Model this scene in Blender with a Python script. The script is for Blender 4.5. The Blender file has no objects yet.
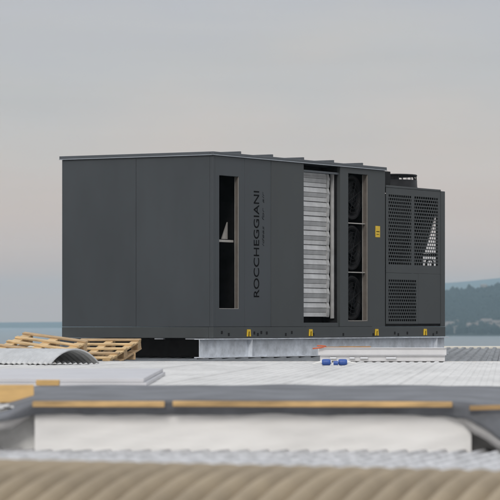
import bpy, bmesh, math, random
from mathutils import Vector, Matrix, noise
random.seed(7)
R = math.radians
sc = bpy.context.scene
C = sc.collection

# ------------------------------------------------------------------ survey constants
F = 3105.0            # focal length in photo pixels (500 wide)
HZ = 323.6            # horizon row
CZ = 0.459            # eye height above the roof sheets
TH = 0.5305           # yaw of the unit
D0 = 41.407           # distance to the near corner of the unit
XC = -0.494
UZ = 0.265            # underside of the unit above the roof
HB = 2.44             # height of the cabinet up to the roof flashing
W_, L1, L2 = 2.419, 4.905, 6.852
ST, CT = math.sin(TH), math.cos(TH)

def at(px, py, d):
    return Vector(((px - 250) * d / F, d, CZ - (py - HZ) * d / F))

def lx(px):           # photo column -> metres along the long side of the unit
    k = (px - 250) / F
    return (k * D0 - XC) / (ST - k * CT)

def lz(px, py):       # photo pixel -> height above the unit's underside, on the long side
    d = D0 + lx(px) * CT
    return CZ - (py - HZ) * d / F - UZ

def wy(px):           # photo column -> metres along the short side
    k = (px - 250) / F
    return (XC - k * D0) / (CT + k * ST)

# ------------------------------------------------------------------ materials
def mat(name, col, rough=0.5, metal=0.0, var=0.0, vscale=3.0, bump=0.0, bscale=40.0,
        stretch=(1, 1, 1), col2=None, spec=0.5, fac=(0.35, 0.65), detail=5.0, rvar=0.0):
    m = bpy.data.materials.new(name); m.use_nodes = True
    nt = m.node_tree; N = nt.nodes; Lk = nt.links
    b = N['Principled BSDF']
    b.inputs['Roughness'].default_value = rough
    b.inputs['Metallic'].default_value = metal
    b.inputs['Specular IOR Level'].default_value = spec
    b.inputs['Base Color'].default_value = (*col, 1)
    tc = N.new('ShaderNodeTexCoord'); mp = N.new('ShaderNodeMapping')
    mp.inputs['Scale'].default_value = stretch
    Lk.new(tc.outputs['Object'], mp.inputs['Vector'])
    if var > 0 or col2:
        n = N.new('ShaderNodeTexNoise'); n.inputs['Scale'].default_value = vscale
        n.inputs['Detail'].default_value = detail; n.inputs['Roughness'].default_value = 0.6
        Lk.new(mp.outputs[0], n.inputs['Vector'])
        r = N.new('ShaderNodeValToRGB')
        r.color_ramp.elements[0].position = fac[0]; r.color_ramp.elements[1].position = fac[1]
        c2 = col2 or tuple(c * (1 - var) for c in col)
        c1 = col if col2 else tuple(min(1, c * (1 + var)) for c in col)
        r.color_ramp.elements[0].color = (*c2, 1); r.color_ramp.elements[1].color = (*c1, 1)
        Lk.new(n.outputs['Fac'], r.inputs['Fac'])
        Lk.new(r.outputs['Color'], b.inputs['Base Color'])
        if rvar:
            mr = N.new('ShaderNodeMapRange')
            mr.inputs['To Min'].default_value = rough - rvar; mr.inputs['To Max'].default_value = rough + rvar
            Lk.new(n.outputs['Fac'], mr.inputs['Value']); Lk.new(mr.outputs[0], b.inputs['Roughness'])
    if bump > 0:
        n2 = N.new('ShaderNodeTexNoise'); n2.inputs['Scale'].default_value = bscale
        n2.inputs['Detail'].default_value = 4
        Lk.new(mp.outputs[0], n2.inputs['Vector'])
        bp = N.new('ShaderNodeBump'); bp.inputs['Strength'].default_value = 1.0
        bp.inputs['Distance'].default_value = bump
        Lk.new(n2.outputs['Fac'], bp.inputs['Height']); Lk.new(bp.outputs[0], b.inputs['Normal'])
    return m

M = {}
M['cab'] = mat('grey_coated_steel', (.0445, .0515, .0575), .42, 0, .09, 1.6, .003, 1.3, rvar=.07, stretch=(1, 1, .35))
M['cab2'] = mat('grey_coated_steel_neutral', (.046, .0515, .053), .46, 0, .09, 1.6, .003, 1.3, rvar=.07, stretch=(1, 1, .35))
M['trim'] = mat('grey_flashing', (.075, .085, .095), .4, 0, .08, 4, .0006, 6)
M['drip'] = mat('drip_edge_highlight', (.22, .24, .26), .35, .3, .1, 5)  # paler than the flashing: the highlight along the edge is in the colour
M['black'] = mat('black_plastic', (.010, .010, .011), .6, 0, .3, 20, spec=.2)
M['inner'] = mat('dark_interior_shade', (.012, .012, .013), .7, 0, .3, 6, spec=.15)  # near-black colour stands in for the unlit inside of the unit
M['letter'] = mat('black_lettering_vinyl', (.004, .004, .0045), .7, spec=.08)
M['letter2'] = mat('faded_lettering_vinyl', (.018, .019, .021), .7, spec=.1)
M['yellow'] = mat('yellow_plastic', (.75, .50, .03), .45, 0, .1, 20)
M['galv'] = mat('galvanised_steel', (.60, .63, .67), .5, .25, .25, 7, .0008, 30, rvar=.12, fac=(.3, .7))
M['galv_shaded'] = mat('shade_dark_steel', (.03, .03, .032), .6, 0, .3, 6)  # cross beams: deep shade under the unit put into the steel's colour
M['alu'] = mat('mill_aluminium_blade', (.56, .56, .555), .42, .5, .12, 5, .0006, 12, rvar=.08)
M['jamb'] = mat('galvanised_inner_jamb', (.15, .132, .115), .5, .2, .15, 8)
M['edge'] = mat('bright_folded_edge', (.42, .40, .37), .4, .3, .1, 10)
M['fan'] = mat('black_fan_plastic', (.012, .012, .013), .5, 0, .2, 9, spec=.2)
M['coil'] = mat('dark_coil_fins', (.014, .014, .015), .5, .3, .3, 30, stretch=(1, 1, .05))
M['wood'] = mat('pallet_softwood', (.56, .39, .20), .75, 0, .32, 5, .0012, 40, stretch=(1, 6, 6), detail=8)
M['woodr'] = mat('weathered_softwood', (.42, .29, .16), .8, 0, .32, 5, .0012, 40, stretch=(1, 6, 6), detail=8)
M['batten'] = mat('new_batten_softwood', (.46, .30, .13), .7, 0, .38, 3, .001, 40, stretch=(1, 8, 8), detail=8)
M['battend'] = mat('darker_batten_softwood', (.33, .21, .09), .7, 0, .25, 4, .001, 40, stretch=(1, 8, 8), detail=8)
M['ply'] = mat('plywood_face', (.58, .37, .14), .65, 0, .15, 3, .0006, 30, stretch=(1, 1, 6))
M['memb'] = mat('grey_roofing_membrane', (.125, .132, .146), .7, 0, .30, 2.6, .004, 9, detail=8)
M['fleece'] = mat('pale_fleece_backing', (.50, .49, .48), .9, 0, .12, 5, .004, 14)
M['curb'] = mat('white_curb_sheet', (.775, .765, .745), .6, 0, .05, 1.6, .012, 2.6, stretch=(1, 1, 2.5), detail=3)
M['whiteroof'] = mat('white_coated_roof_sheet', (.60, .593, .575), .6, 0, .11, 1.3, .002, 8, stretch=(1.5, .35, 1), detail=8)
M['greyroof'] = mat('grey_roof_sheet', (.17, .18, .19), .55, .2, .2, 1.5, .001, 8, stretch=(2, .3, 1), detail=8)
M['lowroof'] = mat('pale_corrugated_sheet', (.55, .55, .555), .55, .1, .2, 5, .001, 8, detail=8)
M['tan'] = mat('tan_corrugated_sheet', (.31, .248, .165), .8, 0, .13, 2.2, .0015, 30, detail=9)
M['arch'] = mat('plain_zinc_corrugated_sheet', (.47, .48, .485), .5, .2, .1, 6, rvar=.1)
M['eave'] = mat('cream_eaves_trim', (.66, .63, .55), .6, 0, .08, 6)
M['wallb'] = mat('warehouse_wall_panel', (.48, .48, .46), .6, 0, .1, 1)
M['panel'] = mat('white_sandwich_panel', (.49, .49, .51), .5, 0, .05, 2)
M['profile'] = mat('white_coated_profile', (.62, .62, .63), .4, .1, .05, 6)
M['clip'] = mat('pale_grey_clip', (.62, .63, .65), .45)
M['blue'] = mat('blue_plastic_label', (.03, .085, .32), .45, 0, .1, 40)
M['whitep'] = mat('white_plastic', (.72, .72, .70), .4, 0, .05, 30)
M['orange'] = mat('orange_rubber_grip', (.50, .11, .04), .5, 0, .1, 40)
M['steel'] = mat('tool_steel', (.35, .35, .36), .35, .8)
M['lath'] = mat('brown_timber_lath', (.38, .22, .10), .7, 0, .2, 8, stretch=(1, 8, 8))
M['fascia'] = mat('pale_fascia', (.55, .55, .54), .8, 0, .3, 4)  # pale grey, for the fascia strip and the roof deck
M['forest'] = mat('distant_forest', (.034, .044, .038), .95, 0, 0, .02, col2=(.020, .028, .026), spec=.1, detail=9)
M['canopy'] = mat('distant_canopy', (.030, .040, .037), .95, 0, 0, .015, col2=(.020, .028, .026), spec=.1)
M['farhill'] = mat('far_hillside', (.05, .058, .048), .95, 0, .25, .004, spec=.1)
M['land'] = mat('shore_ground', (.16, .14, .11), .95, 0, .3, .02)
M['hw'] = mat('pale_render_wall', (.21, .19, .175), .8, 0, .1, .3)
M['hw2'] = mat('cream_render_wall', (.24, .225, .21), .8, 0, .1, .3)
M['hr'] = mat('clay_tile_roof', (.15, .125, .11), .8, 0, .2, .5)
M['glass'] = mat('dark_window_glass', (.02, .025, .03), .1)

def sea_mat():
    m = mat('sea_water', (.035, .075, .10), .22, 0, 0, 1, spec=.5)
    nt = m.node_tree; N = nt.nodes; Lk = nt.links
    b = N['Principled BSDF']; b.inputs['IOR'].default_value = 1.33
    tc = N.new('ShaderNodeTexCoord')
    n = N.new('ShaderNodeTexNoise'); n.inputs['Scale'].default_value = .12; n.inputs['Detail'].default_value = 4
    Lk.new(tc.outputs['Object'], n.inputs['Vector'])
    bp = N.new('ShaderNodeBump'); bp.inputs['Strength'].default_value = .5; bp.inputs['Distance'].default_value = .8
    Lk.new(n.outputs['Fac'], bp.inputs['Height']); Lk.new(bp.outputs[0], b.inputs['Normal'])
    return m
M['sea'] = sea_mat()

# ------------------------------------------------------------------ mesh helpers
class MB:
    def __init__(s): s.v = []; s.f = []
    def quad(s, a, b, c, d):
        i = len(s.v); s.v += [Vector(a), Vector(b), Vector(c), Vector(d)]; s.f.append((i, i+1, i+2, i+3)); return s
    def box(s, x0, x1, y0, y1, z0, z1, T=None):
        if x0 > x1: x0, x1 = x1, x0
        if y0 > y1: y0, y1 = y1, y0
        if z0 > z1: z0, z1 = z1, z0
        P = [Vector(p) for p in ((x0,y0,z0),(x1,y0,z0),(x1,y1,z0),(x0,y1,z0),(x0,y0,z1),(x1,y0,z1),(x1,y1,z1),(x0,y1,z1))]
        if T is not None: P = [T @ p for p in P]
        i = len(s.v); s.v += P
        for q in ((3,2,1,0),(4,5,6,7),(0,1,5,4),(1,2,6,5),(2,3,7,6),(3,0,4,7)): s.f.append(tuple(i+k for k in q))
        return s
    def prism(s, poly, axis, a, b):
        """poly of 2-D points extruded along axis ('x','y','z') from a to b"""
        def P(u, v, w):
            return Vector((w,u,v)) if axis == 'x' else (Vector((u,w,v)) if axis == 'y' else Vector((u,v,w)))
        i = len(s.v); n = len(poly)
        s.v += [P(u,v,a) for u,v in poly] + [P(u,v,b) for u,v in poly]
        s.f.append(tuple(i+k for k in range(n))[::-1]); s.f.append(tuple(i+n+k for k in range(n)))
        for k in range(n):
            j = (k+1) % n; s.f.append((i+k, i+j, i+n+j, i+n+k))
        return s
    def tube(s, pts, r, n=10, cap=True, r2=None):
        pts = [Vector(p) for p in pts]; i = len(s.v)
        for k, p in enumerate(pts):
            t = (pts[min(k+1,len(pts)-1)] - pts[max(k-1,0)]).normalized()
            u = t.orthogonal().normalized() if k == 0 else (u - t*u.dot(t)).normalized()
            w = t.cross(u); rr = r[k] if isinstance(r,(list,tuple)) else r
            for q in range(n):
                a = 2*math.pi*q/n; s.v.append(p + (u*math.cos(a) + w*math.sin(a))*rr)
        for k in range(len(pts)-1):
            for q in range(n):
                a = i+k*n+q; b = i+k*n+(q+1)%n; s.f.append((a, b, b+n, a+n))
        if cap:
            s.f.append(tuple(i+q for q in range(n))[::-1]); s.f.append(tuple(i+(len(pts)-1)*n+q for q in range(n)))
        return s
    def ring(s, c, ax, r, t, n=32, m=6):
        c = Vector(c); ax = Vector(ax).normalized(); u = ax.orthogonal().normalized(); w = ax.cross(u)
        i = len(s.v)
        for a in range(n):
            d = u*math.cos(2*math.pi*a/n) + w*math.sin(2*math.pi*a/n)
            for b in range(m):
                q = 2*math.pi*b/m; s.v.append(c + d*(r + t*math.cos(q)) + ax*t*math.sin(q))
        for a in range(n):
            for b in range(m):
                a2=(a+1)%n; b2=(b+1)%m; s.f.append((i+a*m+b, i+a2*m+b, i+a2*m+b2, i+a*m+b2))
        return s
    def shell(s, c, ax, prof, n=36):
        """lathe: prof = [(r, h)] closed loop around axis"""
        c = Vector(c); ax = Vector(ax).normalized(); u = ax.orthogonal().normalized(); w = ax.cross(u)
        i = len(s.v); m = len(prof)
        for a in range(n):
            d = u*math.cos(2*math.pi*a/n) + w*math.sin(2*math.pi*a/n)
            for r, h in prof: s.v.append(c + d*r + ax*h)
        for a in range(n):
            for b in range(m):
                a2=(a+1)%n; b2=(b+1)%m; s.f.append((i+a*m+b, i+a2*m+b, i+a2*m+b2, i+a*m+b2))
        return s
    def grid(s, rows):
        """rows: list of equal-length point lists"""
        i = len(s.v); n = len(rows[0])
        for r in rows: s.v += [Vector(p) for p in r]
        for a in range(len(rows)-1):
            for b in range(n-1):
                s.f.append((i+a*n+b, i+a*n+b+1, i+(a+1)*n+b+1, i+(a+1)*n+b))
        return s
    def plate(s, us, vs, hole, fn, t):
        """sheet over the cuts us x vs with the cells where hole(u,v) left out; fn(u,v,w) maps, w = 0 front, t back"""
        nu, nv = len(us)-1, len(vs)-1
        full = [[not hole((us[a]+us[a+1])/2, (vs[b]+vs[b+1])/2) for b in range(nv)] for a in range(nu)]
        idx = {}
        def vid(a, b, k):
            key = (a,b,k)
            if key not in idx:
                idx[key] = len(s.v); s.v.append(Vector(fn(us[a], vs[b], 0 if k == 0 else t)))
            return idx[key]
        ok = lambda a,b: 0 <= a < nu and 0 <= b < nv and full[a][b]
        for a in range(nu):
            for b in range(nv):
                if not full[a][b]: continue
                s.f.append((vid(a,b,0), vid(a+1,b,0), vid(a+1,b+1,0), vid(a,b+1,0)))
                s.f.append((vid(a,b,1), vid(a,b+1,1), vid(a+1,b+1,1), vid(a+1,b,1)))
                for (da,db,p,q) in ((-1,0,(a,b),(a,b+1)),(1,0,(a+1,b+1),(a+1,b)),(0,-1,(a+1,b),(a,b)),(0,1,(a,b+1),(a+1,b+1))):
                    if not ok(a+da,b+db):
                        s.f.append((vid(*q,0), vid(*p,0), vid(*p,1), vid(*q,1))[::-1])
        return s
    def build(s, name, m, parent=None, bevel=0, smooth=False, solid=0, fixn=True):
        me = bpy.data.meshes.new(name); me.from_pydata([tuple(v) for v in s.v], [], s.f); me.update()
        if fixn:
            bm = bmesh.new(); bm.from_mesh(me); bmesh.ops.recalc_face_normals(bm, faces=bm.faces); bm.to_mesh(me); bm.free()
        me.materials.append(m)
        if smooth:
            for p in me.polygons: p.use_smooth = True
        o = bpy.data.objects.new(name, me); C.objects.link(o); o.parent = parent
        if bevel:
            b = o.modifiers.new('Bevel', 'BEVEL'); b.width = bevel; b.segments = 2; b.limit_method = 'ANGLE'; b.angle_limit = R(40)
            b.harden_normals = False
        if solid:
            d = o.modifiers.new('Solidify', 'SOLIDIFY'); d.thickness = solid; d.offset = 0
        return o

def tag(o, label, cat, group=None, kind=None):
    if label: o['label'] = label
    if cat: o['category'] = cat
    if group: o['group'] = group
    if kind: o['kind'] = kind
    return o
def thing(name, label, cat, loc=(0,0,0), rz=0, group=None):
    o = bpy.data.objects.new(name, None); C.objects.link(o)
    o.location = loc; o.rotation_euler = (0,0,rz); o.empty_display_size = .1
    return tag(o, label, cat, group)
def copy_tree(o, parent=None):
    c = o.copy(); C.objects.link(c); c.parent = parent
    for ch in list(o.children): copy_tree(ch, c)
    return c
def lin(a, b, n): return [a + (b-a)*i/n for i in range(n+1)]
def cuts(*v): return sorted(set(round(x, 5) for x in v))

# ------------------------------------------------------------------ camera
cam = bpy.data.cameras.new('Camera'); co = bpy.data.objects.new('Camera', cam); C.objects.link(co)
co.location = (0, 0, CZ); co.rotation_euler = (R(90), 0, 0)
cam.sensor_width = 36; cam.lens = 36*F/500; cam.shift_y = (HZ-250)/500
cam.clip_start = .5; cam.clip_end = 60000
cam.dof.use_dof = True; cam.dof.focus_distance = 42.3; cam.dof.aperture_fstop = 6.8
sc.camera = co

# ------------------------------------------------------------------ sky and light
SUN_EL, SUN_AZ = R(31), R(190)      # azimuth clockwise from +Y: behind the camera, to the left
w = bpy.data.worlds.new('World'); sc.world = w; w.use_nodes = True
nt = w.node_tree; N = nt.nodes; Lk = nt.links
bg = N['Background']; bg.inputs['Strength'].default_value = 0.1
sky = N.new('ShaderNodeTexSky'); sky.sky_type = 'NISHITA'; sky.sun_disc = False
sky.sun_elevation = SUN_EL; sky.sun_rotation = SUN_AZ
sky.air_density = 1.0; sky.dust_density = 4.0; sky.ozone_density = 1.0
tc = N.new('ShaderNodeTexCoord')
sep = N.new('ShaderNodeSeparateXYZ'); Lk.new(tc.outputs['Generated'], sep.inputs[0])
mp = N.new('ShaderNodeMapping'); mp.inputs['Scale'].default_value = (9, 9, 26)
Lk.new(tc.outputs['Generated'], mp.inputs[0])
nz = N.new('ShaderNodeTexNoise'); nz.inputs['Scale'].default_value = 1.3; nz.inputs['Detail'].default_value = 3
Lk.new(mp.outputs[0], nz.inputs['Vector'])
ad = N.new('ShaderNodeMath'); ad.operation = 'MULTIPLY_ADD'
Lk.new(nz.outputs['Fac'], ad.inputs[0]); ad.inputs[1].default_value = .7; ad.inputs[2].default_value = .65
ad2 = N.new('ShaderNodeMath'); ad2.operation = 'MULTIPLY'; Lk.new(sep.outputs['Z'], ad2.inputs[0]); Lk.new(ad.outputs[0], ad2.inputs[1])
mp2 = N.new('ShaderNodeMapping'); mp2.inputs['Scale'].default_value = (5, 5, 60); mp2.inputs['Location'].default_value = (3, 1, 0)
Lk.new(tc.outputs['Generated'], mp2.inputs[0])
nz2 = N.new('ShaderNodeTexNoise'); nz2.inputs['Scale'].default_value = 1.2; nz2.inputs['Detail'].default_value = 5
Lk.new(mp2.outputs[0], nz2.inputs['Vector'])
bank = N.new('ShaderNodeMath'); bank.operation = 'MULTIPLY_ADD'
Lk.new(nz2.outputs['Fac'], bank.inputs[0]); bank.inputs[1].default_value = 1.5; bank.inputs[2].default_value = 9.25
cr = N.new('ShaderNodeValToRGB'); Lk.new(ad2.outputs[0], cr.inputs['Fac'])
e = cr.color_ramp.elements
SKYK = 1.0
stops = [(0.0, (1.04, .56, .31)), (.0075, (1.04, .56, .31)), (.0244, (.85, .62, .49)), (.056, (.71, .62, .555)), (.080, (.60, .575, .56)), (.101, (.555, .55, .575)), (.2, (.62, .625, .64)), (.5, (.94, .96, 1.01)), (1.0, (1.15, 1.18, 1.25))]
e[0].position, e[0].color = stops[0][0], (*stops[0][1], 1)
e[1].position, e[1].color = stops[-1][0], (*stops[-1][1], 1)
for p, c in stops[1:-1]:
    q = e.new(p); q.color = (*c, 1)
k10 = N.new('ShaderNodeVectorMath'); k10.operation = 'SCALE'; Lk.new(bank.outputs[0], k10.inputs['Scale'])
Lk.new(cr.outputs['Color'], k10.inputs[0])
hs = N.new('ShaderNodeHueSaturation'); hs.inputs['Saturation'].default_value = .35
Lk.new(sky.outputs[0], hs.inputs['Color'])
mx = N.new('ShaderNodeMix'); mx.data_type = 'RGBA'; mx.inputs[0].default_value = .9
Lk.new(hs.outputs[0], mx.inputs[6]); Lk.new(k10.outputs[0], mx.inputs[7])
Lk.new(mx.outputs[2], bg.inputs['Color'])

sl = bpy.data.lights.new('Sun', 'SUN'); sl.energy = 1.25; sl.angle = R(16); sl.color = (1, .96, .91)
so = bpy.data.objects.new('Sun', sl); C.objects.link(so)
dv = Vector((math.sin(SUN_AZ)*math.cos(SUN_EL), math.cos(SUN_AZ)*math.cos(SUN_EL), math.sin(SUN_EL)))
so.rotation_euler = (-dv).to_track_quat('-Z', 'Y').to_euler(); so.location = (0, 0, 60)

# ------------------------------------------------------------------ sea, land, hills
SEA = -11.6
def sheet(name, x0, x1, y0, y1, z, m, kind='structure'):
    o = MB().quad((x0,y0,z),(x1,y0,z),(x1,y1,z),(x0,y1,z)).build(name, m, fixn=False); o['kind'] = kind; return o
sheet('sea', -15000, 15000, -1500, 14000, SEA, M['sea'])
sheet('ground', -400, 400, -300, 160, -11.0, M['land'])

def interp(tab, x):
    if x <= tab[0][0]: return tab[0][1]
    for (a, b), (c, d) in zip(tab, tab[1:]):
        if x <= c:
            t = (x-a)/(c-a); t = t*t*(3-2*t); return b + (d-b)*t
    return tab[-1][1]

near_tab = [(150,-14),(240,4),(330,18),(400,26),(445,29.2),(458,29.8),(469,31.0),(478,29.4),(487,33.2),(500,34.8),(540,37),(600,33),(700,42),(850,20),(950,-14)]
DN = 3900.0
SHORE = 2990.0
def near_z(px, t):
    crest = interp(near_tab, px) * DN / F + CZ
    if t <= 1:
        s = .16*t + .84*max(0, (t-.06)/.94)**1.25
        z = SEA - .6 + (crest - SEA + .6)*s
    else:
        z = SEA - 2 + (crest - SEA)*(1 - (t-1)*.9)
    return z
rows = []
for j in range(41):
    t = j/40*1.6
    row = []
    for i in range(161):
        px = 150 + i*5
        d = SHORE + (DN-SHORE)*t + 60*noise.noise(Vector((px*.013, 0, 3)))
        x = (px-250)*d/F
        z = near_z(px, t) + (5*noise.noise(Vector((x*.012, d*.012, 0))) + 3*noise.noise(Vector((x*.04, d*.03, 5))))*min(1, t*3)
        row.append((x, d, z))
    rows.append(row)
o = MB().grid(rows).build('wooded_hill', M['forest'], smooth=True); o['kind'] = 'structure'

far_tab = [(-700,12),(-400,6),(-150,2),(0,1.2),(62,1.6),(150,6),(300,24),(400,36),(446,41.5),(462,42.6),(480,44.6),(500,46.8),(600,49),(760,44),(950,50),(1200,40)]
DF = 10500.0
rows = []
for j in range(17):
    t = j/16*1.5; row = []
    for i in range(96):
        px = -700 + i*20
        d = 8600 + (DF-8600)*t; x = (px-250)*d/F
        c = interp(far_tab, px)*DF/F + CZ
        s = t**.8 if t <= 1 else 1-(t-1)*.8
        row.append((x, d, SEA - 1 + (c-SEA+1)*s + 8*noise.noise(Vector((x*.0025, d*.0025, 9)))*min(1,t)))
    rows.append(row)
o = MB().grid(rows).build('far_hills', M['farhill'], smooth=True); o['kind'] = 'structure'

# tree crowns of the far wood: one mass
ico = bmesh.new(); bmesh.ops.create_icosphere(ico, subdivisions=1, radius=1)
iv = [v.co.copy() for v in ico.verts]; fi = [tuple(v.index for v in f.verts) for f in ico.faces]; ico.free()
wd = MB()
for k in range(5200):
    px = random.uniform(380, 640); t = random.uniform(.10, 1.02)
    if t < .42 and random.random() < .45: continue
    d = SHORE + (DN-SHORE)*t; x = (px-250)*d/F; z = near_z(px, t)
    r = random.uniform(2.6, 5.2); h = r*random.uniform(.8, 1.7)
    b = len(wd.v)
    for v in iv:
        q = 1 + random.uniform(-.25, .25)
        wd.v.append(Vector((x + v.x*r*q, d + v.y*r*q, z + h*.4 + v.z*h*q)))
    wd.f += [tuple(b+a for a in f) for f in fi]
o = wd.build('woodland', M['canopy'], fixn=False); o['kind'] = 'stuff'
o['label'] = 'dark hazy woodland covering the hill across the water'

# houses of the far shore town
def house(w, dp, h, flat, wall):
    r = thing('house', None, None)
    a = MB(); a.box(-w/2, w/2, -dp/2, dp/2, -6, h); a.build('wall', wall, r)
    b = MB()
    if flat: b.box(-w/2-.3, w/2+.3, -dp/2-.3, dp/2+.3, h+.01, h+.6)
    else: b.prism([(-dp/2-.6, h-.1), (dp/2+.6, h-.1), (0, h+dp*.3)], 'x', -w/2-.5, w/2+.5)
    b.build('roof', M['hr'] if not flat else M['hw'], r)
    for q in range(int(w//3.2)):
        x = -w/2 + 1.6 + q*3.2
        for zz in ([1.2] if h < 5.5 else [1.2, 4.2]):
            MB().box(x-.5, x+.5, -dp/2-.03, -dp/2+.1, zz, zz+1.4).build('window', M['glass'], r)
    return r
protos = [house(9, 8, 5.6, False, M['hw2']), house(11, 9, 6.2, False, M['hw']), house(13, 9, 5.8, True, M['hw2']), house(9, 8, 4.6, False, M['hw2'])]
used = [False]*4
spots = []
for k in range(22):
    px = 445 + k*4.6 + random.uniform(-1.6, 1.6); t = random.uniform(.13, .27)
    if 474 < px < 479: continue
    spots.append((px, t))
for px, t in spots:
    i = random.randrange(4)
    o = protos[i] if not used[i] else copy_tree(protos[i]); used[i] = True
    d = SHORE + (DN-SHORE)*t
    o.location = ((px-250)*d/F, d, near_z(px, t) + .8); o.rotation_euler.z = random.uniform(-.5, .5)
    tag(o, 'tiny pale house in the hazy town along the far shore', 'house', 'houses of the town across the water')
p = at(484, 0, 3880)
t = thing('water_tower', 'small pale tower standing on the crest of the hazy wooded hill', 'tower', (p.x, 3880, 29))
MB().tube([(0,0,0),(0,0,15)], [3.0, 2.4], 14).build('shaft', M['hw2'], t)
MB().tube([(0,0,15),(0,0,17),(0,0,20),(0,0,21)], [2.6, 4.6, 4.6, 2.2], 14).build('tank', M['hw2'], t)

# ------------------------------------------------------------------ the warehouse whose roof we stand on
WB = thing('warehouse', 'low warehouse whose white, grey and tan corrugated roofs fill the foreground', 'building')
HR = R(4.7)
def corr(name, x0, x1, ya, yb, z, pitch, amp, head, m, trap=False, ny=2, parent=WB, wob=.0, wseed=0, lap=0):
    cv = Vector((math.cos(head), -math.sin(head), 0)); rv = Vector((math.sin(head), math.cos(head), 0))
    c0, c1 = x0 - yb*math.sin(head) - .5, x1 - ya*math.sin(head) + .5
    n = int((c1-c0)/pitch)
    pr = [(0,0),(.30,0),(.42,1),(.78,1),(.90,0)] if trap else [(k/10, .5+.5*math.sin(2*math.pi*k/10)) for k in range(10)]
    rows = []
    for j in range(ny+1):
        Y = ya + (yb-ya)*j/ny; row = []
        for k in range(n):
            for u, h in pr:
                c = c0 + (k+u)*pitch
                t = (Y + c*math.sin(head))/math.cos(head)
                P = cv*c + rv*t
                dz = wob*noise.noise(Vector((P.x*.9, P.y*.5, wseed))) if wob else 0
                row.append((P.x, P.y, z + amp*(h-1) + dz + (h*amp*.6 if lap and k % lap == 0 else 0)))
        rows.append(row)
    return MB().grid(rows).build(name, m, parent, smooth=not trap)
YB = 37.6                                            # where the white coating stops
corr('white_roof_sheet', -9, 9, 17.04, YB, 0, .10, .008, HR, M['whiteroof'], True, 2, lap=9)
corr('grey_roof_sheet', -14, 16, YB+.06, 61, -.004, .15, .026, HR, M['greyroof'], True, 4)
e_ = MB(); e_.box(-14, 16, 61.0, 61.18, -.12, .015); e_.build('eaves_trim', M['eave'], WB, bevel=.01)
# lap joints of the white sheets and a few buckled edges
lp = MB()
for Y in (37.55,):
    lp.box(-9, 9, Y, Y+.05, -.035, .003)
lp.build('sheet_lap', M['whiteroof'], WB)
corr('corrugated_low_roof', -6, 6, 11.0, 17.28, -.222, .104, .062, R(14), M['lowroof'], False, 2, lap=0)
# tan curved sheet in front
g = R(14); RB = 4.4
hv = Vector((math.sin(g), math.cos(g), 0)); av = Vector((math.cos(g), -math.sin(g), 0))
apex = Vector((0, 11.76, -.072))
rows = []
pt = .100
na = int(8/pt)*10
for j in range(61):
    s_ = -3.2 + 4.6*j/60; ph = s_/RB; row = []
    for k in range(na):
        c = -4 + k*pt/10
        a_ = .060*abs(math.sin(math.pi*k/10))**.8 - .060
        rr = RB + a_
        row.append(apex + Vector((0, 0, -.006 - .0095*c)) + av*c + hv*(rr*math.sin(ph)) + Vector((0,0, rr*math.cos(ph)-RB)))
    rows.append(row)
MB().grid(rows).build('curved_tan_roof', M['tan'], WB, smooth=True)
wl = MB()
wl.box(-13.9, -13.7, 17.5, 60.9, -12, -.06); wl.box(15.7, 15.9, 17.5, 60.9, -12, -.06)
wl.box(-13.7, 15.7, 60.7, 60.9, -12, -.06); wl.box(-6, 6, 6, 8, -12, -1.2)
wl.build('wall', M['wallb'], WB)
fs = MB(); fs.box(-9, 9, 17.06, 17.14, -.26, -.0105); fs.build('fascia', M['fascia'], WB)
dk = MB(); dk.box(-13.7, 15.7, 17.5, 60.7, -.30, -.06); dk.build('roof_deck', M['fascia'], WB)

# ------------------------------------------------------------------ the unit
U = thing('air_handling_unit', 'long dark grey rooftop air handling unit with louvres, fans and perforated end section', 'ventilation unit',
          (XC, D0, UZ), math.atan2(CT, ST))
RH = .147                                                         # base rail height
face = lambda u, v, w: (u, w, v)                                  # long side, outward -Y
HC = 2.20
# window openings on the long side
wx0, wx1 = lx(219.3), lx(239.0); wz0, wz1 = lz(229, 308.8), lz(229, 176.0)
seam = lx(271)
vx0, vx1 = lx(303.5), lx(340.0); vz0, vz1 = RH+.06, HB-.03
fx0, fx1 = lx(348.2), lx(368.0); fz0, fz1 = lz(358, 321.5), lz(358, 174.0)
PT = .05
RT = RH + .004
# front panels of the long side
inn = lambda a, b, c, d: (lambda u, v: a < u < b and c < v < d)
MB().plate(cuts(PT+.0015, wx0, wx1, lx(244.5)), cuts(RT, wz0, wz1, HB), inn(wx0, wx1, wz0, wz1), face, PT).build('side_panel', M['cab'], U, bevel=.003)
MB().box(lx(244.5)+.002, seam, 0.0, PT, RT, HB).build('side_panel', M['cab'], U, bevel=.003)
MB().box(seam+.002, vx0, -.004, PT-.006, RT, HB).build('side_panel', M['cab2'], U, bevel=.003)
MB().box(vx1, fx0-.004, -.004, PT, RT, HB).build('side_panel', M['cab2'], U, bevel=.003)
MB().plate(cuts(fx0-.002, fx0+.002, fx1, L1-.004), cuts(RT, fz0, fz1, HB), inn(fx0+.001, fx1, fz0, fz1), face, PT).build('side_panel', M['cab2'], U, bevel=.003)
# short side: two panels, slim vertical seam
sw = wy(136)
for a, b in ((PT+.0015, sw-.002), (sw+.002, W_)):
    MB().box(0, PT, a, b, RT, HB).build('end_panel', M['cab'], U, bevel=.003)
MB().box(0, PT, 0, PT, RT-.002, HB-.002).build('corner_post', M['cab'], U, bevel=.004)
# back, far end of the main section, floor
MB().box(PT, L1, W_-PT, W_, RT, HB).build('back_panel', M['cab'], U)
MB().box(L1-PT, L1, PT+.002, W_-PT-.002, RT, HB-.002).build('end_panel', M['cab'], U)
MB().box(.06, L2-.05, .06, W_-.06, .05, RH-.01).build('floor_pan', M['inner'], U)
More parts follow.
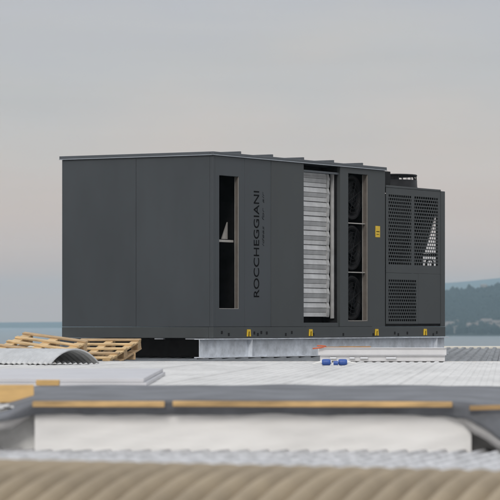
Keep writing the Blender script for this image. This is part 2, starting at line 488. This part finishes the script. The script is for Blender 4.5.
# base rail
MB().box(-.004, L2, -.005, .07, 0, RH).box(-.004, .07, .072, W_, 0, RH).box(.072, L2, W_-.07, W_, 0, RH).box(L2-.07, L2, .072, W_-.072, 0, RH).build('base_rail', M['cab2'], U, bevel=.004)
# roof, flashing, cross ribs
RTOP = HB + .05
MB().box(.0, L1, 0, W_, HB+.002, RTOP-.004).build('roof_panel', M['trim'], U)
tr = MB()
tr.box(-.028, L1+.0, -.028, .03, HB+.012, RTOP); tr.box(-.028, .03, .032, W_+.028, HB+.012, RTOP)
tr.box(.032, L1+.0, W_-.03, W_+.028, HB+.012, RTOP); tr.box(L1-.03, L1+.0, .032, W_-.032, HB+.012, RTOP)
tr.build('roof_flashing', M['trim'], U, bevel=.004)
dr = MB()
dr.prism([(-.034, HB+.001), (-.026, HB+.013), (-.002, HB+.013), (-.002, HB+.001)], 'x', -.034, L1+.006)
dr.prism([(-.034, HB+.001), (-.026, HB+.013), (-.002, HB+.013), (-.002, HB+.001)], 'y', .0, W_+.03)
dr.build('drip_edge', M['drip'], U)
for px in (240, 272, 303, 333, 362):
    x = lx(px)
    MB().box(x-.03, x, -.02, W_, RTOP-.002, RTOP+.034).build('roof_rib', M['trim'], U, bevel=.003)
# narrow window: inner jambs, crossbar, gusset, near-black sheets for the dark interior
jd = .16
jm = MB()
jm.box(wx1-.008, wx1-.0005, .004, .052, wz0+.0005, wz1-.0005)
jm.box(wx0-.03, wx1-.009, PT+.002, .062, wz0-.03, wz0-.004)
jm.build('window_jamb', M['jamb'], U)
MB().box(wx1-.011, wx1-.0085, .055, .064, wz0+.001, wz1-.001).box(wx1-.0105, wx1-.0082, .003, .010, wz0+.001, wz1-.001).build('jamb_edge', M['edge'], U)
MB().box(wx0+.001, wx1-.012, .003, .009, wz0+.0005, wz0+.006).build('jamb_edge', M['edge'], U)
zb = lz(232, 241.0)
MB().box(wx0, wx1-.008, PT+.03, PT+.10, zb-.016, zb+.016).build('crossbar', M['edge'], U, bevel=.003)
gx = lx(236.5)
MB().prism([(gx-.15, zb+.03), (gx, zb+.03), (gx, zb+.26)], 'y', PT+.09, PT+.105).build('gusset', M['edge'], U)
ln = MB(); ln.box(.08, lx(250), .75, .80, RT, HB-.02); ln.build('inner_dark_sheet', M['inner'], U)
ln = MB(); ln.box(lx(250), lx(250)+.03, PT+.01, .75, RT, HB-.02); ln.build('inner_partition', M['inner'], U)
for k, zz in enumerate(lin(wz0+.06, wz1-.15, 6)):
    MB().tube([(wx0+.035, PT+.02, zz), (wx0+.035, PT+.055, zz)], .012, 8).build('bolt', M['galv'], U)
MB().box(wx0-.02, wx0+.05, PT+.05, PT+.07, wz0, wz1).build('inner_post', M['inner'], U)
# louvre bay: sill, header rail, blades, frame, dark recess
ry = .115
sill = MB(); sill.box(vx0, vx1, .012, ry+.30, RT, vz0); sill.box(vx0, vx1-.05, -.002, .010, RT, vz0-.055); sill.build('louvre_sill', M['cab2'], U, bevel=.003)
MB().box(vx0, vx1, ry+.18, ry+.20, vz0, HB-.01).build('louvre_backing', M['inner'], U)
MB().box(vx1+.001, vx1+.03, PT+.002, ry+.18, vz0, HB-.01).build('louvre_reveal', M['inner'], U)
MB().box(vx0+.02, vx1+.05, .02, .05, vz1-.085, vz1-.055).build('header_rail', M['trim'], U, bevel=.004)
lx1 = lx(330) + .585*0 + ry/ST*CT
bx1 = vx1 - .12
nb = 10; zt, z0 = lz(320, 172.5), lz(320, 317.0)
pb = (zt-z0)/nb
for k in range(nb):
    za = z0 + k*pb
    tw = random.uniform(-.003, .003)
    for a, b, ya, yb, nm in ((.64, .985, .002, .022, 'louvre_blade'), (.33, .62, .016, .004, 'louvre_blade'), (.02, .31, .010, .016, 'louvre_blade')):
        ya += ry+tw; yb += ry+tw; lip = .012
        prof = [(ya+lip, za+pb*a), (ya, za+pb*(a+.012)), (yb, za+pb*b), (yb+lip, za+pb*(b+.01)), (yb+lip, za+pb*(b-.02)), (yb+.006, za+pb*(b-.02)), (ya+.006, za+pb*(a+.03)), (ya+lip, za+pb*(a+.03))]
        m_ = MB(); m_.prism(prof, 'x', vx0-.10, bx1-.055); m_.build(nm, M['alu'], U)
    wave = [(0, .012), (.10, .006), (.30, .002), (.50, .002), (.64, -.004), (.80, .004), (.985, .014)]
    e2 = MB(); e2.prism([(ry+o_, za+pb*q) for q, o_ in wave] + [(ry+.075, za+pb*.985), (ry+.075, za)], 'x', bx1-.047, bx1+.022)
    e2.build('blade_end_cap', M['alu'], U)
MB().box(bx1+.075, bx1+.105, ry-.03, ry+.02, z0-.02, zt+.02).build('louvre_frame', M['alu'], U, bevel=.003)
# fan bay
fy = .10
fr = MB(); fr.box(fx1-.010, fx1-.0005, .004, .085, fz0+.0005, fz1-.0005); fr.box(fx0+.001, fx1-.012, .035, .085, fz0+.0005, fz0+.008)
fr.build('fan_bay_jamb', M['jamb'], U)
MB().box(fx1-.0145, fx1-.0105, .078, .088, fz0+.001, fz1-.001).box(fx1-.014, fx1-.0105, .006, .013, fz0+.001, fz1-.001).box(fx0+.001, fx1-.016, .003, .012, fz0+.009, fz0+.016).build('jamb_edge', M['edge'], U)
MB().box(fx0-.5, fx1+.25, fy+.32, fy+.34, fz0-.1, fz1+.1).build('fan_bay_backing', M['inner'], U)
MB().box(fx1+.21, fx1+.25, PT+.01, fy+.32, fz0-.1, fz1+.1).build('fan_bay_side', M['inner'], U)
for py in (223.3, 272.3):
    zz = lz(358, py); MB().box(fx0-.03, fx1-.006, PT-.01, PT+.02, zz-.007, zz+.007).build('fan_bay_crossbar', M['edge'], U)
fcx = (fx0+fx1)/2 + .05
for py in (197, 247.5, 298):
    zz = lz(356, py); rr = .27
    fn = MB().shell((fcx, fy+.04, zz), (0,1,0), [(rr, 0), (rr+.05, -.02), (rr+.055, .0), (rr+.012, .02), (rr+.01, .16), (rr, .16)]).build('fan', M['fan'], U, smooth=True)
    MB().tube([(fcx, fy+.06, zz), (fcx, fy+.18, zz)], [.085, .095], 20).build('hub', M['black'], fn, bevel=.008)
    for q in range(7):
        a = 2*math.pi*q/7 + .2
        rws = []
        for s_ in range(6):
            rad = .085 + (rr-.095)*s_/5; aa = a + .25*s_/5
            cpt = lambda da, dy: (fcx + rad*math.cos(aa+da), fy+.11+dy, zz + rad*math.sin(aa+da))
            rws.append([cpt(-.26, -.035), cpt(0, 0.004), cpt(.26, .04)])
        MB().grid(rws).build('fan_blade', M['fan'], fn, smooth=True, solid=.006)
    gd = MB()
    for q in range(5): gd.ring((fcx, fy+.015, zz), (0,1,0), .06 + q*.055, .0035, 36, 5)
    for q in range(4):
        a = math.pi*q/4 + .4; gd.tube([(fcx - rr*math.cos(a), fy+.012, zz - rr*math.sin(a)), (fcx + rr*math.cos(a), fy+.012, zz + rr*math.sin(a))], .004, 5)
    gd.build('fan_guard', M['steel'] if False else M['fan'], fn)
# yellow label
lbx0, lbx1 = lx(375.4), lx(379.8)
lab = MB().box(lbx0, lbx1, -.004, .0005, lz(377, 237.2), lz(377, 226.0)).build('warning_label', M['yellow'], U)
MB().box(lbx0+.02, lbx1-.02, -.006, -.0041, lz(377, 231.9), lz(377, 231.2)).box(lbx0+.03, lbx1-.03, -.006, -.0041, lz(377, 234.6), lz(377, 234.1)).build('label_print', M['letter'], lab)
# condenser section
cx0 = L1 + .035
g1 = (lx(388.8), lx(411.8)); g2 = (lx(414.6), lx(438.4)); gz = (lz(413, 265.6), lz(413, 195.6))
g3 = (lx(388.8), lx(416.6)); g3z = (lz(402, 321.8), lz(402, 279.2))
def perf(a, b, n, bar):
    out = []; p = (b-a)/n
    for k in range(n): out += [(a + k*p + bar*p/2, a + (k+1)*p - bar*p/2)]
    return out
hx1 = perf(*g1, 11, .22); hx2 = perf(*g2, 11, .22); hzu = perf(*gz, 19, .34)
hx3 = perf(*g3, 13, .22); hzl = perf(*g3z, 12, .34)
def inset(H): return lambda q: any(a < q < b for a, b in H)
zm = lz(413, 273.5)
def punched(mb, gx_, gz_, nc, nr):
    # rows of slots, every second row shifted by half a pitch
    a, b = gx_; c, d = gz_; pz = (d-c)/nr; px_ = (b-a)/nc; hb = pz*.34; vb = px_*.26
    for k in range(nr+1):
        zc = c + k*pz; mb.box(a, b, .006, .009, max(c, zc-hb/2), min(d, zc+hb/2))
    for k in range(nr):
        off = .5*px_ if k % 2 else 0
        for q in range(nc+1):
            x = a + q*px_ + off
            x0_, x1_ = max(a, x-vb/2), min(b, x+vb/2)
            if x1_ - x0_ > .001: mb.box(x0_, x1_, .0066, .0088, c + k*pz + hb/2 if k else c+hb/2, c + (k+1)*pz - hb/2)
    return mb
fz = lambda u, v, w: (u, .0062+w, v)
p1 = MB().plate(cuts(cx0, *g1, *g2, L2-.14), cuts(zm+.003, *gz, HC-.002), lambda u, v: gz[0] < v < gz[1] and (g1[0] < u < g1[1] or g2[0] < u < g2[1]), fz, .0035)
punched(p1, g1, gz, 11, 21); punched(p1, g2, gz, 11, 21); p1.build('perforated_panel', M['cab2'], U)
lo1 = lx(418.5)
p2 = MB().plate(cuts(cx0, *g3, lo1-.002), cuts(RT+.04, *g3z, zm), lambda u, v: g3z[0] < v < g3z[1] and g3[0] < u < g3[1], fz, .0035)
punched(p2, g3, g3z, 13, 13); p2.build('perforated_panel', M['cab2'], U)
MB().box(lo1+.002, L2-.14, .006, .03, RT+.04, zm).build('service_panel', M['cab2'], U, bevel=.003)
MB().box(L2-.137, L2, 0, .035, RT, HC+.008).build('corner_post', M['cab2'], U, bevel=.004)
MB().box(cx0, L2-.14, .02, .05, RT, RT+.037).build('shadow_gap', M['inner'], U)
MB().box(cx0-.002, L2-.14, .0, W_, HC, HC+.03).build('condenser_roof', M['cab2'], U, bevel=.004)
MB().box(cx0, L2, W_-.03, W_, RT, HC-.002).build('condenser_back', M['cab2'], U)
MB().box(g1[1]+.01, g2[0]-.01, .012, .05, zm, HC-.01).build('grille_mullion', M['cab2'], U)
# far end of the condenser: slanted coil ends leave a triangular opening
rt = ST/CT
a0 = (L2 - lx(437.6))*rt; a1 = (L2 - lx(427.0))*rt; ztri = lz(437, 212); zbt = lz(432, 252.5); zlo = lz(432, 266)
ep = MB()
ep.box(L2-.03, L2, .036, a0, RT, HC-.03)
ep.box(L2-.03, L2, a0, W_-.03, RT, zlo-.02)
ep.prism([(a0, ztri), (a0, HC-.03), (W_-.03, HC-.03), (W_-.03, zlo-.02), (a1+.02, zlo-.02), (a1+.02, zbt), (a1, zbt)], 'x', L2-.03, L2)
ep.build('condenser_end_panel', M['cab2'], U)
cl = MB()
cl.prism([(a0+.02, HC-.08), (a0+.09, HC-.08), (.85, zlo), (.78, zlo)], 'x', cx0+.05, L2-.04)
cl.prism([(2.2, HC-.08), (2.13, HC-.08), (1.37, zlo), (1.44, zlo)], 'x', cx0+.05, L2-.04)
cl.build('coil', M['coil'], U)
MB().box(cx0+.02, L2-.04, .30, .33, RT, zm).build('inner_dark_sheet', M['inner'], U)
MB().box(cx0+.05, L2-.04, .34, W_-.04, zlo-.06, zlo-.03).build('drain_tray', M['inner'], U)
pp = MB()
pp.tube([(L2-.05, a0-.02, zbt-.03), (L2-.05, a1+.1, zbt-.03)], .022, 8)
pp.tube([(L2-.06, a0+.03, zlo-.04), (L2-.06, a0+.03, zbt-.13), (L2-.06, a0+.05, zbt-.10), (L2-.06, a0+.12, zbt-.10), (L2-.06, a0+.14, zbt-.13), (L2-.06, a0+.14, zlo-.04)], .016, 8)
pp.build('coil_pipe', M['black'], U)
# axial fan on the condenser roof
fcX = lx(420)-.62; fcx2 = fcX
cxm = cx0 + .60; cym = .62
for cxm, cym in ((cx0+1.10, .50),):
    sh = MB().shell((cxm, cym, HC+.03), (0,0,1), [(.36,0),(.42,0),(.395,.02),(.39,.125),(.36,.125)], 44).build('roof_fan', M['fan'], U, smooth=True)
    gd = MB()
    for q in range(7): gd.ring((cxm, cym, HC+.228 + .012*(1-(q/6)**2)), (0,0,1), .04 + q*.055, .007, 40, 5)
    for q in range(8):
        a = 2*math.pi*q/8
        gd.tube([(cxm, cym, HC+.240), (cxm+.36*math.cos(a), cym+.36*math.sin(a), HC+.228), (cxm+.385*math.cos(a), cym+.385*math.sin(a), HC+.15)], .009, 5)
    for q in range(28):
        a = 2*math.pi*q/28
        gd.tube([(cxm+.385*math.cos(a), cym+.385*math.sin(a), HC+.15), (cxm+.378*math.cos(a), cym+.378*math.sin(a), HC+.222)], .004, 5)
    gd.ring((cxm, cym, HC+.225), (0,0,1), .378, .016, 44, 6)
    gd.build('fan_guard', M['fan'], sh)
    MB().tube([(cxm, cym, HC+.05), (cxm, cym, HC+.20)], [.13, .11], 20).build('hub', M['fan'], sh)
    MB().box(cx0+.10, cx0+.40, .14, .60, HC+.03, HC+.25).build('terminal_box', M['black'], U, bevel=.006)
# yellow lugs and slots along the base rail
for px in (248, 310, 376, 424.5):
    x = lx(px); zc = lz(px, 332.5) + .0
    m_ = MB(); m_.prism([(x-.045, .02), (x-.025, .02), (x-.018, .085), (x+.018, .085), (x+.025, .02), (x+.045, .02), (x+.036, .115), (x-.036, .115)], 'y', -.022, -.006)
    m_.build('lifting_lug', M['yellow'], U)
    MB().box(x-.016, x+.016, -.010, -.0055, .02, .07).build('lug_slot', M['black'], U)
for px, py in ((221.5, 332.5), (228.5, 334.5), (254, 333), (257.5, 334.5), (261, 332.5), (266.5, 333), (285.5, 334.5), (291.5, 332.5), (313, 334.5), (343, 334.5), (373, 334.5), (394.5, 333.0), (398, 334.5), (407, 333), (433, 334.5), (436.5, 332.5)):
    x = lx(px); z = lz(px, py)
    MB().box(x-.022, x+.022, -.0075, -.0052, z-.021, z+.021).build('rail_slot', M['black'], U)

# lettering
def text(body, size, xs, org, mtl, name, parent, shear=0, bold=0):
    cu = bpy.data.curves.new(name, 'FONT'); cu.body = body; cu.size = size; cu.extrude = .0012; cu.shear = shear; cu.offset = bold
    cu.space_character = 1.0; cu.align_x = 'LEFT'
    tmp = bpy.data.objects.new(name, cu); C.objects.link(tmp)
    dg = bpy.context.evaluated_depsgraph_get(); dg.update()
    me = bpy.data.meshes.new_from_object(tmp.evaluated_get(dg)); bpy.data.objects.remove(tmp)
    xsz = [v.co.x for v in me.vertices]; k = xs/(max(xsz)-min(xsz)); mn = min(xsz)
    for v in me.vertices:
        a, b, c = (v.co.x-mn)*k, v.co.y, v.co.z
        v.co = Vector((org[0] - b, org[1] - c, org[2] + a))
    me.materials.clear(); me.materials.append(mtl)
    o = bpy.data.objects.new(name, me); C.objects.link(o); o.parent = parent
    return o
tz0, tz1 = lz(256, 297.2), lz(256, 191.0)
text('ROCCHEGGIANI', .205, tz1-tz0, (lx(259.0), -.0015, tz0), M['letter'], 'lettering', U, bold=.0005)
sz0, sz1 = lz(263, 246), lz(263, 192)
text('ideas  for  air', .08, sz1-sz0, (lx(264.0), -.0015, sz0), M['letter2'], 'lettering', U, shear=.3, bold=-.0012)

# ------------------------------------------------------------------ steel beams under the unit
rz = math.atan2(CT, ST)
def ibeam(name, label, length, h, bw, m, loc, rot, stiff=()):
    t = thing(name, label, 'steel beam', loc, rot, 'steel beams under the unit')
    b = MB(); tf = .014
    b.box(0, length, 0, bw, 0, tf); b.box(0, length, 0, bw, h-tf, h); b.box(0, length, bw/2-.005, bw/2+.005, tf, h-tf)
    b.build('profile', m, t, bevel=.002)
    for x in stiff:
        MB().box(x-.006, x+.006, .008, bw/2-.006, tf, h-tf).build('stiffener', m, t)
    return t
def uw(x, y, z=0):      # unit frame -> world
    return Vector((XC + x*ST - y*CT, D0 + x*CT + y*ST, z))
HBM = UZ - .006
ibeam('steel_beam', 'galvanised steel beam in full view under the long louvred side of the grey unit', L2+.33, HBM, .16, M['galv'], uw(-.27, -.03, .0), rz, (lx(251)+.27, lx(436)+.27))
ibeam('steel_beam', 'galvanised steel beam under the back edge of the grey unit', L2+.33, HBM, .16, M['galv'], uw(-.27, W_-.16, .0), rz, ())
for x, lb in ((.75, 'steel cross beam coloured dark for the shade under the blank end of the grey unit'), (6.4, 'steel cross beam coloured dark as in shade under the far perforated end of the grey unit')):
    ibeam('steel_beam', lb, W_-.33, HBM-.004, .14, M['galv_shaded'], uw(x+.14, .135, .0), rz + math.pi/2, ())
for px in (158, 189):
    y = wy(px)
    MB().box(.02, .07, y-.07, y+.07, -.018, -.001).build('anchor_plate', M['galv'], U, bevel=.002)

# ------------------------------------------------------------------ pallets
def pallet():
    t = thing('wooden_pallet', None, 'pallet', group='wooden pallets beside the unit')
    L, Wd = 1.18, .80                                        # stringers along y, slats along x
    for x in (.05, Wd/2, Wd-.05):
        MB().box(x-.05, x+.05, 0, L, -.043, -.021).build('stringer_board', M['wood'], t, bevel=.003)
        for y in (0, L/2-.065, L-.13):
            MB().box(x-.048, x+.048, y+.004, y+.126, -.121, -.044).build('block', M['woodr'], t, bevel=.004)
    n = 5
    for i in range(n):
        y = i*(L-.10)/(n-1); j = random.uniform(-.008, .008)
        MB().box(-.01+j, Wd+.01+j, y+random.uniform(0,.008), y+.088, -.02, 0).build('slat', M['woodr'] if i in (1, 4) else M['wood'], t, bevel=.003)
    for x in (.05, Wd/2, Wd-.05):
        MB().box(x-.05, x+.05, 0, L, -.143, -.122).build('bottom_board', M['woodr'], t, bevel=.003)
    return t
def place_pallet(t, corner, s, down):
    """corner: back right top corner; s: slat direction to the right; down: stringer direction to the front"""
    s = Vector(s).normalized(); dn = Vector(down).normalized(); dn = (dn - s*dn.dot(s)).normalized()
    y = -dn; z = s.cross(y)
    if z.z < 0: z = -z
    org = Vector(corner) - s*.80 - y*1.18
    m = Matrix((( s.x, y.x, z.x, org.x), (s.y, y.y, z.y, org.y), (s.z, y.z, z.z, org.z), (0,0,0,1)))
    t.rotation_mode = 'QUATERNION'; t.location = org; t.rotation_quaternion = m.to_quaternion()
pa = pallet(); pa['label'] = 'tilted wooden pallet on the right, against the blank end of the grey unit'
pb_ = copy_tree(pa); pb_['label'] = 'tilted wooden pallet on the left, behind the curved corrugated sheet'
place_pallet(pa, at(141, 338.3, 39.7), (1.1, -.35, 0), (-.39, -1.1, -.24))
place_pallet(pb_, at(88, 340, 37.4), (.95, -.27, -.125), (-.30, -.94, -.17))
for i, (p, h, lb) in enumerate(((at(112, 0, 39.5), .10, 'short timber bearer under the right hand tilted pallet'), (at(52, 0, 37.2), .145, 'short timber bearer under the left hand tilted pallet'))):
    t = MB().box(-.3, .3, -.05, .05, 0, h).build('timber_bearer', M['woodr'], bevel=.004)
    t.location = (p.x, p.y, 0); tag(t, lb, 'timber bearer', 'timber bearers')

# ------------------------------------------------------------------ curved corrugated sheet
b_ = R(35); S_, rise = .87, .158
Rr = (S_*S_/4 + rise*rise)/(2*rise); half = math.asin(S_/2/Rr)
p0 = at(50, 364.5, 34.4)
cs = thing('curved_roof_sheet', 'pale curved corrugated sheet lying arched in front of the pallets', 'roofing sheet', (p0.x, p0.y, 0), 0)
ax = Vector((-math.cos(b_), math.sin(b_), 0)); ch = Vector((math.sin(b_), math.cos(b_), 0))
rows = []
nl = int(1.9/.076)
for k in range(nl*8+1):
    row = []
    for q in range(25):
        a = -half + 2*half*q/24
        rr = Rr + .009*math.sin(2*math.pi*k/8)
        row.append(ax*(k*.076/8) + ch*(S_/2 + rr*math.sin(a)) + Vector((0,0, rr*math.cos(a) - (Rr-rise) + .010)))
    rows.append(row)
MB().grid(rows).build('sheet', M['arch'], cs, smooth=True, solid=.006)
rim = MB()
for k in (0,):
    pts = [ax*-.004 + ch*(S_/2 + Rr*math.sin(a)) + Vector((0,0, Rr*math.cos(a) - (Rr-rise)+.012)) for a in lin(-half, half, 24)]
    rim.tube(pts, .011, 6)
rim.build('cut_edge', M['arch'], cs, smooth=True)

# ------------------------------------------------------------------ white panels on the left of the white roof
x0 = at(-60, 0, 22.6).x; x1 = at(146.5, 0, 22.6).x
for k, (z0_, z1_, dx, lb) in enumerate(((.001, .030, 0, 'lower of two stacked white sandwich panels lying on the white roof'), (.031, .060, -.02, 'upper of two stacked white sandwich panels lying on the white roof'))):
    t = MB().box(x0, x1+dx, 22.6, 27.6, z0_, z1_).build('sandwich_panel', M['panel'], bevel=.004)
    tag(t, lb, 'panel', 'stacked white sandwich panels')
# ------------------------------------------------------------------ white profiles, tools
def profile(name, label, z0_, h, y0, y1, xa, xb, tabs):
    t = thing(name, label, 'metal profile', (0,0,0), 0, 'white metal profiles by the beam')
    b = MB()
    b.box(xa, xb, y0, y1, z0_, z0_+.006); b.box(xa, xb, y0, y0+.006, z0_+.007, z0_+h); b.box(xa, xb, y1-.006, y1, z0_+.007, z0_+h)
    b.box(xa, xb, y0-.03, y0+.006, z0_+h+.001, z0_+h+.006); b.box(xa, xb, y1-.006, y1+.03, z0_+h+.001, z0_+h+.006)
    b.build('channel', M['profile'], t, bevel=.002)
    for px, wd in tabs:
        c = at(px, 0, y0)
        MB().box(c.x-wd/2, c.x+wd/2, y0-.034, y0-.001, z0_+h*.42, z0_+h*.85).build('clip', M['clip'], t, bevel=.012)
    return t
dP = 37.45
xa, xb = at(318.5, 0, dP).x, at(446.5, 0, dP).x
profile('metal_profile', 'bottom white metal channel in the stack in front of the galvanised beam', .004, .062, dP-.02, dP+.30, xa+.02, xb-.02, ((333, .085), (352, .07), (364, .10), (391, .13)))
profile('metal_profile', 'top white metal channel in the stack in front of the galvanised beam', .076, .085, dP, dP+.28, xa, xb, ())
la = at(326, 0, dP); lb_ = at(371, 0, dP)
t = MB().box(la.x, lb_.x, dP+.05, dP+.075, .171, .186).build('timber_lath', M['lath'], bevel=.002)
tag(t, 'thin brown timber lath lying on top of the white metal channels', 'lath')
sn = thing('tin_snips', 'orange handled snips lying at the left end of the white metal channels', 'snips', (at(318, 0, dP-.05).x, dP+.02, .17))
MB().tube([(.10, .0, .018), (.04, .01, .022), (-.01, .0, .022)], [.006, .009, .007], 10).build('handle', M['orange'], sn, smooth=True)
MB().tube([(.10, -.06, .012), (.03, -.075, .0), (-.065, -.09, -.012)], [.006, .010, .008], 10).build('handle', M['orange'], sn, smooth=True)
MB().prism([(.09, -.045), (.24, -.03), (.26, -.02), (.10, .005)], 'z', .010, .018).build('blade', M['steel'], sn)
def cartridge(label, px, mirror):
    p = at(px, 0, 34.1)
    t = thing('sealant_cartridge', label, 'sealant tube', (p.x, 34.1, .035), 0, 'blue and white sealant tubes')
    s = -1 if mirror else 1
    MB().tube([(-.058*s,0,0),(.062*s,0,0)], .021, 18).build('barrel', M['whitep'], t, bevel=.003)
    MB().tube([(-.046*s,0,0),(-.038*s,0,0),(-.02*s,0,0),(.028*s,0,0),(.044*s,0,0),(.052*s,0,0)], [.022,.033,.036,.036,.033,.022], 18).build('wrap', M['blue'], t, smooth=True)
    MB().tube([(-.056*s,0,0),(-.075*s,0,0),(-.15*s,.0,-.018)], [.014,.010,.003], 10).build('nozzle', M['whitep'], t)
    return t
cartridge('blue wrapped sealant tube on the white roof, nozzle to the left', 326, False)
cartridge('blue wrapped sealant tube on the white roof, nozzle to the right', 343, True)
t = MB().tube([(0,-.0,0),(.05,0,0)], .024, 14).build('tape_roll', M['blue']); t.location = (at(333.4,0,34.1).x, 34.05, .026)
tag(t, 'small blue tape roll between the two sealant tubes', 'tape roll')

# ------------------------------------------------------------------ curb, membrane, battens
px2 = 16.8/F
cb = MB(); rows = []
for k in range(15):
    z = .004 - .304*k/14; row = []
    for q in range(121):
        x = -1.172 + 2.377*q/120
        edge = min(1, (x+1.172)/.05, (1.205-x)/.05)
        y = 16.905 + edge*(.012*noise.noise(Vector((x*1.6 + z*3, z*7, 1))) + .009*noise.noise(Vector((x*5 - z*9, z*16, 4))))
        row.append((x, y, z))
    rows.append(row)
cb.grid(rows); cb.box(-1.172, 1.205, 16.965, 17.30, -.30, -.03)
cb.quad((-1.172,16.905,.004),(-1.172,16.905,-.3),(-1.172,16.965,-.3),(-1.172,16.965,.004)); cb.quad((1.205,16.905,.004),(1.205,16.905,-.3),(1.205,16.965,-.3),(1.205,16.965,.004))
cb.build('curb', M['curb'])
for p_ in bpy.data.objects['curb'].data.polygons:
    if p_.index < 14*120: p_.use_smooth = True
tag(bpy.data.objects['curb'], 'white roof curb wall under the dark grey membrane', 'curb')
def col_at(q, tab):
    """piecewise table of rows along X"""
    for (a, A), (b, B) in zip(tab, tab[1:]):
        if q <= b:
            t = (q-a)/(b-a); t2 = t*t*(3-2*t)
            return [tuple(A[i][k] + (B[i][k]-A[i][k])*(t if k < 2 else t2*.5+t*.5) for k in range(3)) for i in range(len(A))]
    return tab[-1][1]
tab = [
 (-1.9, [(-2.1,17.15,-.10), (-1.9,16.82,-.215), (-1.9,16.80,-.226)]),
 (-1.36,[(-1.50,17.1,-.026), (-1.36,16.82,-.048), (-1.36,16.80,-.066)]),
 (-1.17,[(-1.37,20.1,.050), (-1.17,16.82,.034), (-1.17,16.86,-.030)]),
 (-.9,  [(-1.08,20.1,.055), (-.9,16.82,.040), (-.9,16.88,-.032)]),
 (.95,  [(1.15,20.1,.055), (.95,16.82,.037), (.95,16.88,-.034)]),
 (1.06, [(1.29,20.1,.050), (1.06,16.82,.030), (1.06,16.86,-.038)]),
 (1.16, [(1.42,20.1,.050), (1.16,16.82,.022), (1.16,16.82,-.056)]),
 (1.25, [(1.54,20.1,.048), (1.25,16.82,.012), (1.25,16.76,-.100)]),
 (1.36, [(1.68,20.1,.045), (1.36,16.82,.008), (1.36,16.66,-.175)]),
 (1.55, [(1.95,20.1,.035), (1.55,16.82,-.010), (1.55,16.55,-.235)]),
 (1.9,  [(2.3,20.1,.02), (1.9,16.82,-.03), (1.9,16.52,-.245)])]
def memb_rows(off=0.0, fwd=0.0, x0=-1.9, x1=1.9):
    cols = []
    q = x0
    while q <= x1+1e-6:
        bk, fr_, hg = col_at(q, tab); bk, fr_, hg = Vector(bk), Vector(fr_), Vector(hg)
        c = []
        for k in range(13):
            p = bk.lerp(fr_, k/12); p.z += .010*noise.noise(Vector((p.x*2.4, p.y*.9, 2))); c.append(p)
        for k in range(1, 6):
            p = fr_.lerp(hg, k/5); p.z += (.003+.0022*k)*noise.noise(Vector((p.x*3.6, k*.15, 4))) + .004*noise.noise(Vector((p.x*13, k*.4, 1))); p.y += .02*noise.noise(Vector((p.x*5, k*.3, 7))); c.append(p)
        cols.append([v + Vector((0, fwd, off)) for v in c]); q += .02
    return cols
mm = thing('roofing_membrane', 'dark grey roofing membrane draped over the white curb and hanging down at its ends', 'membrane')
MB().grid(memb_rows()).build('sheet', M['memb'], mm, smooth=True, solid=.012)
# pale fleece lining showing below the loose ends
for xa_, xb_ in ((-1.9, -1.18), (1.10, 1.9)):
    cols = []
    q = xa_
    while q <= xb_+1e-6:
        bk, fr_, hg = (Vector(v) for v in col_at(q, tab))
        s = min(1, abs((q+1.18 if q < 0 else q-1.10))/.12)
        a = hg + Vector((0, .03, .015)); b = hg + Vector((0, .06, -.052*s)); c = fr_ + Vector((0, .25, -.05*s-.01))
        cols.append([a, a.lerp(b, .5) + Vector((0,-.006,0)), b, b.lerp(c, .5), c]); q += .03
    MB().grid(cols).build('fleece_lining', M['fleece'], mm, smooth=True, solid=.008)

def batten(label, xa, xb, z0_, z1_, y, tilt=0, rz_=0, m_=M['batten']):
    t = MB().box(-(xb-xa)/2, (xb-xa)/2, -.016, .016, -(z1_-z0_)/2, (z1_-z0_)/2).build('timber_batten', m_, bevel=.004)
    t.location = ((xa+xb)/2, y, (z0_+z1_)/2); t.rotation_euler = (0, tilt, rz_)
    return tag(t, label, 'batten', 'timber battens on the membrane edge')
batten('left, short timber batten fixed along the front edge of the grey membrane', -1.176, -.462, .008, .040, 16.79, R(.1))
batten('long middle timber batten fixed along the front edge of the grey membrane', -.418, 1.094, .008, .039, 16.79, R(.15))
batten('right hand timber batten cut off by the picture edge on the grey membrane', 1.185, 1.62, -.004, .022, 16.76, R(-1.5), 0, M['battend'])
t = MB().box(-.074, .074, -.05, .05, 0, .036).build('wood_block', M['ply'], bevel=.004); t.location = (-1.295, 19.9, .062)
tag(t, 'small orange wood block lying on the back edge of the grey membrane', 'wood block')
t = MB().box(-.45, .18, -.012, .012, 0, .105).build('plywood_board', M['ply'], bevel=.003); t.location = (-1.43, 17.95, .001); t.rotation_euler = (R(-12), 0, R(4))
tag(t, 'orange plywood board standing on edge behind the left end of the membrane', 'board')

# ------------------------------------------------------------------ haze
hz = MB().box(-15500, 15500, -1600, 14300, SEA-1.2, 190).build('haze', M['sea']); hz['kind'] = 'stuff'
hm = bpy.data.materials.new('haze_air'); hm.use_nodes = True
n_ = hm.node_tree.nodes; n_.remove(n_['Principled BSDF'])
pv = n_.new('ShaderNodeVolumePrincipled'); pv.inputs['Color'].default_value = (.62, .86, 1.0, 1)
pv.inputs['Density'].default_value = 1.2e-4; pv.inputs['Density Attribute'].default_value = ''
hm.node_tree.links.new(pv.outputs[0], n_['Material Output'].inputs['Volume'])
hz.data.materials.clear(); hz.data.materials.append(hm)

# ------------------------------------------------------------------ render settings
vs = sc.view_settings; vs.view_transform = 'Standard'; vs.look = 'None'; vs.gamma = 1; vs.exposure = 0.0; vs.use_curve_mapping = False
sc.cycles.use_denoising = True
sc.cycles.max_bounces = 8
